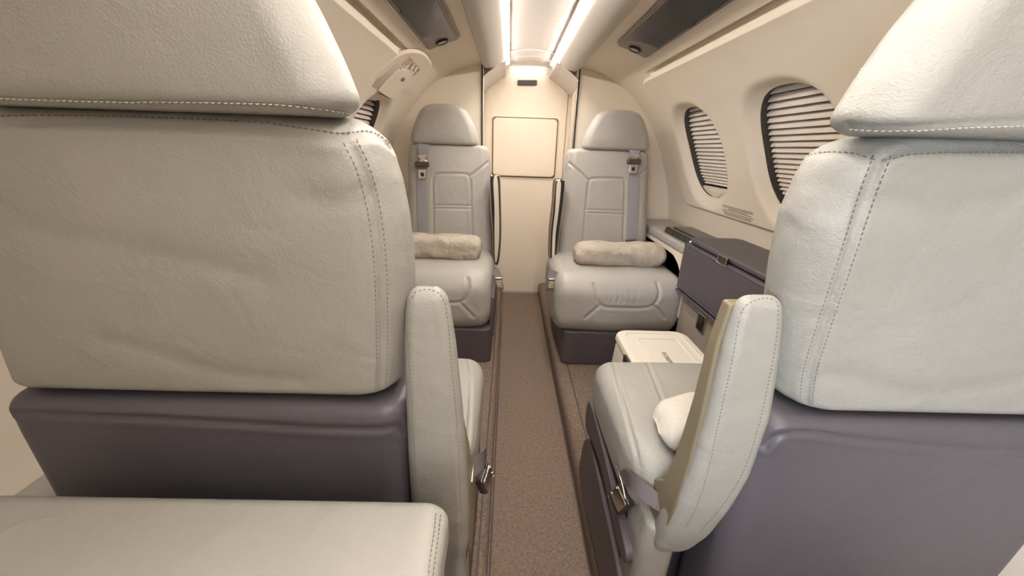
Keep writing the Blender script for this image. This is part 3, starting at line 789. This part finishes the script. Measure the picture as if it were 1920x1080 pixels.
    loft('armrest_frame', 'z', K, 'khaki', t, r=.004, endr=.004, N=120, step=.004, sm=10)
    # lap belt: strap loop and hanging buckle
    if L: bx, by, bz = -.138, .520, .44
    else: bx, by, bz = .140, .500, .415
    dx = -.01 if L else .01
    p0 = np.array([bx+3*dx, by-.03, bz+.055]); P = catmull([p0+np.array([dx*2, 0, -.01]), p0, (bx, by, bz+.062), (bx-dx*.6, by+.03, bz+.045), (bx-dx*.6, by+.045, bz+.01)], 8)
    nn = np.tile(np.array([-1. if not L else 1., 0, .5]), (len(P), 1))
    sb_ = ribbon('belt_strap', P, nn, .026, .003, 'strap_dark', t, side=(0, .75, .66))
    O = (rr2(-.030, .030, -.021, .021, .006))
    sgn = 1 if L else -1
    def bk(a, b, h): 
        v = np.array([bx, by+.035, bz-.015])+a*np.array([sgn*.15, .35, -.92])+b*np.array([sgn*.25, .90, .35])+h*np.array([sgn*.95, -.28, .05]); return v
    bu = pad('belt_buckle', O, .014, 'gunmetal', t, .004, bk)
    pad('buckle_flap', rr2(-.026, .014, -.018, .018, .005), .003, 'chrome', bu, .001, lambda a, b, h: bk(a, b, .014+h))
    for a in (-.020, .006, .024): pad('rivet', [(a+.0022*math.cos(q/8*6.283), .015+.0022*math.sin(q/8*6.283)) for q in range(8)], .0015, 'chrome', bu, .0005, lambda p, q, h: bk(p, q, .017+h), rings=2)
    rod = [onX(u, v, -.146 if L else .128) for u, v in ([(888, 868), (884, 905)] if L else [(1156, 874), (1166, 905), (1173, 936)])]
    tube('anchor_rod', rod, .0022, 'brushed', t)
    return t
near_l = near_seat(-1); near_r = near_seat(1)

# ------------------------------------------------------------------ far seats
def far_seat(side):
    L = side < 0
    lab = {-1: 'taupe leather cabin seat against the aft partition, left of the aisle', 1: 'taupe leather cabin seat against the aft partition, right of the aisle'}[side]
    t = thing('cabin_seat', lab, 'seat', (side*.42, 1.9, .088), 'cabin seats')
    if L: rows = [(.40, -.63, -.172), (.50, -.630, -.171), (.62, -.622, -.176), (.80, -.615, -.190), (.92, -.612, -.200), (.975, -.609, -.203), (1.01, -.606, -.206), (1.038, -.598, -.216)]
    else: rows = [(.40, .170, .645), (.50, .171, .645), (.62, .174, .638), (.80, .184, .622), (.92, .192, .614), (.975, .194, .610), (1.01, .196, .607), (1.038, .206, .598)]
    def yf(z): return 1.985-.06*(1.04-z)/.5
    R = [(z, a, b, yf(z), yf(z)+.13) for z, a, b in rows]
    back = loft('backrest', 'z', R, 'leather_far', t, r=.040, endr=.02, endr2=.018, N=420, step=.0035, bulge=.012, sm=8)
    bv = bvh_of(back)
    mx = (lambda u: u) if L else (lambda u: u)
    if L:
        cpan = seam(bv, [(812, 470), (812, 400), (811, 345), (814, 330), (824, 326), (868, 326), (878, 330), (882, 345), (884, 400), (886, 470)], 10)
        hor = [seam(bv, [(812, 385), (848, 385), (882, 386)]), seam(bv, [(812, 391), (848, 391), (883, 392)]), seam(bv, [(813, 449), (848, 450), (885, 451)]), seam(bv, [(813, 456), (848, 457), (885, 458)])]
        dia = [seam(bv, [(880, 331), (895, 320), (915, 304)]), seam(bv, [(765, 297), (775, 308), (784, 316)])]
    else:
        cpan = seam(bv, [(1091, 480), (1096, 420), (1102, 360), (1104, 343), (1112, 335), (1160, 335), (1170, 339), (1172, 352), (1170, 410), (1168, 480)], 10)
        hor = [seam(bv, [(1098, 393), (1135, 394), (1171, 396)]), seam(bv, [(1097, 399), (1135, 400), (1171, 402)]), seam(bv, [(1092, 455), (1130, 456), (1169, 458)]), seam(bv, [(1092, 462), (1130, 463), (1169, 465)])]
        dia = [seam(bv, [(1104, 340), (1090, 325), (1067, 306)]), seam(bv, [(1196, 330), (1206, 322), (1217, 315)])]
    groove(back, [cpan]+dia, .005, .0050, .0008, .014); groove(back, hor, .004, .0038)
    c = -.428 if L else .4355
    hi_, ho = (.163, .163)
    tb = [(1.037, .165), (1.055, .168), (1.09, .160), (1.13, .145), (1.17, .125), (1.20, .105), (1.222, .080)]
    R = [(z, c-h*(1.0 if not L else .97), c+h*(.97 if not L else 1.0), 1.975+.03*(z-1.04), 2.075+.02*(z-1.04)) for z, h in tb]
    loft('headrest', 'z', R, 'leather_far', t, r=.032, endr=.014, endr2=.030, N=200, step=.004, bulge=.010, sm=16)
    for dx in (-.06, .06): tube('headrest_post', [(c+dx, 2.03, 1.01), (c+dx, 2.03, 1.06)], .006, 'chrome', t)
    # cushion with its big rolled front
    if L: X0, X1 = -.66, -.166
    else: X0, X1 = .116, .690
    R = [(X0, 1.50, 2.0, .255, .520), (X0+.1, 1.495, 2.0, .252, .522), ((X0+X1)/2, 1.49, 2.0, .250, .518), (X1-.1, 1.495, 2.0, .252, .522), (X1, 1.50, 2.0, .255, .520)]
    cu = loft('seat_cushion', 'x', R, 'leather_far', t, r=.085, endr=.05, N=360, step=.004, bulge=.014, sm=10)
    cv = bvh_of(cu)
    if L: g = [seam(cv, [(877, 522), (878, 540), (872, 560), (858, 567), (820, 568), (780, 566)]), seam(cv, [(862, 567), (872, 578), (888, 594)], 8)]
    else: g = [seam(cv, [(1113, 533), (1118, 548), (1120, 564), (1132, 575), (1150, 577), (1200, 578), (1222, 574), (1233, 562), (1236, 545), (1232, 530)]), seam(cv, [(1124, 573), (1112, 584), (1098, 596)], 8), seam(cv, [(1228, 574), (1238, 585), (1246, 596)], 8)]
    groove(cu, g, .007, .0050, .0012, .016)
    # crease lines in the seat front
    if not L:
        wr = [seam(cv, [(u, 545), (u+3, 556), (u-2, 570)], 6) for u in (1138, 1147, 1158, 1168, 1180, 1192)]
        groove(cu, wr, .0016, .003)
    # base
    if L: x0, x1 = -.62, -.163
    else: x0, x1 = .168, .64
    loft('seat_base', 'z', [(.088, x0, x1, 1.515, 2.0), (.20, x0, x1, 1.512, 2.0), (.262, x0-.0, x1, 1.51, 2.0)], 'plum_base', t, r=.025, endr=.008, N=90, step=.02)
    # plum side skirt by the aisle
    xs = x1 if L else x0
    box('side_skirt', (xs-.012, 1.56, .20), (xs+.012, 2.02, .40), 'plum_base', t, .006)
    # retracted armrest blade with metal rim beside the aisle
    if L: bpx = [(919, 336), (924, 330), (933, 330), (937, 337), (939, 400), (939, 450), (935, 490), (929, 497), (925, 480), (924, 440), (921, 390)]
    else: bpx = [(1041, 344), (1046, 338), (1055, 338), (1059, 344), (1054, 395), (1048, 440), (1044, 480), (1041, 495), (1034, 497), (1031, 480), (1033, 430), (1038, 385)]
    o = catmull([onY(u, v, 1.86)[[0, 2]] for u, v in bpx], 6, True)
    ar = pad('armrest', o, .10, 'black', t, .003, lambda a, b, h: (a, 1.96-h, b), pts=o)
    cc = o.mean(axis=0); inn = []
    for p in o:
        inn.append(p)
    inn = np.array(inn)
    # metal facing strip (aisle two thirds of the blade)
    xm = o[:, 0]; q = []
    if L: spx = [(925, 337), (933, 336), (936, 400), (936, 450), (932, 488), (928, 488), (927, 440), (927, 390)]
    else: spx = [(1044, 344), (1052, 344), (1048, 392), (1042, 440), (1039, 490), (1035, 490), (1036, 440), (1041, 392)]
    o_ = catmull([onY(u, v, 1.858)[[0, 2]] for u, v in spx], 6, True)
    pad('metal_facing', o_, .004, 'facing', ar, .0015, lambda a, b, h: (a, 1.861-h, b), pts=o_)
    rim = [(p[0], 1.860, p[1]) for p in o]
    tube('metal_rim', rim, .0022, 'chrome', ar, 6, True)
    # shoulder belt
    uc = 792 if L else 1187
    path = [(uc+3, 272), (uc+1, 300), (uc, 340), (uc+1, 400), (uc+2, 470)] if L else [(1190, 284), (1188, 320), (1187, 380), (1184, 440), (1181, 490)]
    s = seam(bv, path, 10)
    if s: ribbon('shoulder_strap', s[0]+s[1]*.003, s[1], .050, .003, 'strap', t, side=(1, 0, 0))
    # webbing from above down to the belt adjuster
    if L: tp, ap, bp, tip = (794, 270), (793, 293), (792, 308), (792, 325)
    else: tp, ap, bp, tip = (1190, 282), (1189, 293), (1188, 303), (1187, 315)
    yb = 1.958
    def q3(p, d=0): return onY(*p, yb-d)
    P = catmull([q3(tp), q3(((tp[0]+ap[0])/2, (tp[1]+ap[1])/2), .004), q3(ap, .004)], 5)
    ribbon('upper_strap', P, np.tile([0, -1., 0], (len(P), 1)), np.interp(np.linspace(0, 1, len(P)), [0, 1], [.055, .038]), .003, 'strap', t, side=(1, 0, 0))
    A = q3(ap, .008); Bk = q3(bp, .014); T = q3(tip, .012)
    adj = pad('belt_adjuster', catmull([(-.026, .010), (-.020, .016), (.020, .016), (.026, .010), (.012, -.002), (.024, -.016), (.018, -.024), (-.018, -.024), (-.024, -.016), (-.012, -.002)], 4, True), .007, 'chrome', t, .003, lambda a, b, h: (A[0]+a, A[1]-h, A[2]+b-.010))
    bu = pad('belt_buckle', rr2(-.034, .034, -.013, .013, .006), .016, 'gunmetal', t, .005, lambda a, b, h: (Bk[0]+a, Bk[1]-h, Bk[2]+b))
    tg = rr2(-.020, .020, -.026, .020, .006)
    to = pad('belt_tongue', tg, .005, 'chrome', t, .002, lambda a, b, h: (T[0]+a, T[1]-h, T[2]+b))
    pad('tongue_slot', rr2(-.008, .008, -.014, .004, .002), .001, 'black', to, .0005, lambda a, b, h: (T[0]+a, T[1]-.005-h, T[2]+b))
    if not L:
        s2 = seam(bv, [(1181, 449), (1181, 456)], 3)
        if s2: ribbon('strap_keeper', s2[0]+s2[1]*.007, s2[1], .054, .003, 'strap_dark', t, side=(1, 0, 0))
    # lap belt end hanging at the aisle side
    if L: e = [(928, 505), (933, 515), (936, 528), (934, 540)]
    else: e = [(1040, 507), (1034, 517), (1033, 530), (1034, 542)]
    P = catmull([onY(u, v, 1.60) for u, v in e[:3]], 6)
    ribbon('lap_strap', P, np.tile([0, -1., .4], (len(P), 1)), .034, .004, 'strap', t, side=(1, 0, 0))
    Q = onY(*e[2], 1.595)
    bb = pad('lap_buckle', rr2(-.016, .016, -.034, .024, .005), .014, 'brushed', t, .004, lambda a, b, h: (Q[0]+a+b*(-.2 if L else .1), Q[1]-h, Q[2]+b))
    pad('buckle_flap', rr2(-.012, .012, -.020, .010, .004), .003, 'velour', bb, .001, lambda a, b, h: (Q[0]+a+b*(-.2 if L else .1), Q[1]-.014-h, Q[2]+b))
    return t
far_l = far_seat(-1); far_r = far_seat(1)

# bolsters lying on the far seats
def bolster(x0, x1, y, z, h, label, seedv):
    r2 = np.random.default_rng(seedv)
    ph = r2.uniform(0, 6, 6)
    def disp(V):
        V = V.copy(); k = np.sin(V[:, 0]*38+ph[0]+V[:, 2]*20)*.0022+np.sin(V[:, 0]*71+V[:, 2]*60+ph[1])*.0013+np.sin(V[:, 2]*90+V[:, 0]*13+ph[2])*.0016
        c = np.array([0, y+.06, z+h/2]); d = V-c; d[:, 0] = 0; n = d/(np.linalg.norm(d, axis=1)[:, None]+1e-9); return V+n*k[:, None]
    L_ = x1-x0
    R = [(x0, y, y+.13, z+.010, z+h-.012), (x0+L_*.2, y-.004, y+.13, z, z+h), (x0+L_*.5, y, y+.13, z+.002, z+h-.003), (x0+L_*.85, y-.004, y+.13, z-.002, z+h+.004), (x1, y, y+.13, z+.008, z+h-.010)]
    o = loft('bolster_pillow', 'x', R, 'velour', None, r=.042, endr=.034, N=140, step=.004, sm=10, disp=disp)
    tag(o, label, 'pillow', 'bolster pillows on the aft seats'); return o
bolster(-.64, -.222, 1.68, .522, .115, 'crumpled tan suede bolster lying across the aft seat left of the aisle', 1)
bolster(.215, .640, 1.64, .526, .108, 'crumpled tan suede bolster lying across the aft seat right of the aisle', 2)

# pillow on the near right seat
def pil():
    def disp(V):
        V = V.copy(); c = V.mean(axis=0); d = V-c
        k = np.sin(V[:, 0]*55+V[:, 2]*31)*.003+np.sin(V[:, 2]*75-V[:, 1]*40)*.0025+np.sin(V[:, 1]*90+V[:, 0]*20)*.002
        return V+d/(np.linalg.norm(d, axis=1)[:, None]+1e-9)*k[:, None]
    R = [(.190, .53, .600, .538, .565), (.210, .505, .622, .533, .580), (.27, .50, .635, .531, .590), (.38, .50, .64, .531, .592), (.46, .50, .63, .533, .58), (.49, .53, .60, .54, .565)]
    o = loft('pillow', 'x', R, 'pillow', None, r=.032, endr=.024, N=140, step=.004, sm=20, disp=disp)
    tag(o, 'pale crumpled cloth pillow on the cushion of the near right seat', 'pillow')
pil()

# white portable box on the floor between the right seats
ib = thing('portable_box', 'white plastic portable box with recessed lid on the floor between the right seats', 'box', (.42, 1.05, .088))
R = [(.088, .292, .545, .90, 1.205), (.30, .290, .548, .90, 1.21), (.385, .296, .548, .90, 1.212), (.400, .300, .545, .903, 1.208)]
loft('box_body', 'z', R, 'white', ib, r=.045, endr=.006, N=140, step=.01)
Rl = [(.402, .292, .553, .895, 1.216), (.428, .296, .549, .899, 1.212)]
loft('lid', 'z', Rl, 'white', ib, r=.045, endr=.007, N=140, step=.006)
for k, (m0, m1, hh) in enumerate(((.030, .030, .4285),)):
    o = rr2(.292+m0, .553-m0, .90+m0, 1.216-m1, .03); tube('lid_ridge', [(a, b, hh) for a, b in o], .0035, 'white', ib, 8, True)
o = rr2(.360, .495, .95, 1.145, .008); tube('lid_ridge', [(a, b, .4285) for a, b in o], .0030, 'white', ib, 8, True)
pad('latch', rr2(1.005, 1.055, .385, .418, .004), .010, 'black', ib, .003, lambda a, b, h: (.296-h, a, b))
fc = bpy.data.curves.new('lettering', 'FONT'); fc.body = 'KOBER'; fc.size = .021; fc.extrude = .0004; fc.align_x = 'LEFT'
fo = bpy.data.objects.new('tmp', fc); COL.objects.link(fo)
dg = bpy.context.evaluated_depsgraph_get(); me = bpy.data.meshes.new_from_object(fo.evaluated_get(dg)); bpy.data.objects.remove(fo)
me.materials.append(M['ink']); lo = bpy.data.objects.new('lettering', me); COL.objects.link(lo)
me.transform(Matrix.Translation((.406, 1.052, .4288)) @ Matrix.Rotation(math.radians(-90), 4, 'Z'))
lo.parent = ib; lo.matrix_parent_inverse = Matrix.Translation(-Vector(ib.location))

# ------------------------------------------------------------------ padded bench at lower left
bn = thing('padded_bench', 'cream leather padded bench top at the lower left, nearest the camera', 'bench', (-.42, -.1, .088))
R = [(-.90, -.70, -.168, .570, .640), (.05, -.70, -.160, .570, .640), (.31, -.70, -.160, .570, .640), (.330, -.70, -.160, .570, .640)]
bt = loft('bench_top', 'y', R, 'bench', bn, r=.022, endr=.018, N=220, step=.004, bulge=.003)
btv = bvh_of(bt)
s1 = seam(btv, [(822, 962), (818, 1000), (812, 1040), (806, 1090)])
groove(bt, [s1], .002, .002); stitches('stitching', [s1], 'thread', bn, (-.003, .003), pitch=.005)
loft('bench_body', 'z', [(.088, -.69, -.172, -.88, .325), (.56, -.69, -.166, -.88, .328), (.572, -.69, -.166, -.88, .328)], 'bench', bn, r=.02, endr=.005, N=120, step=.02)
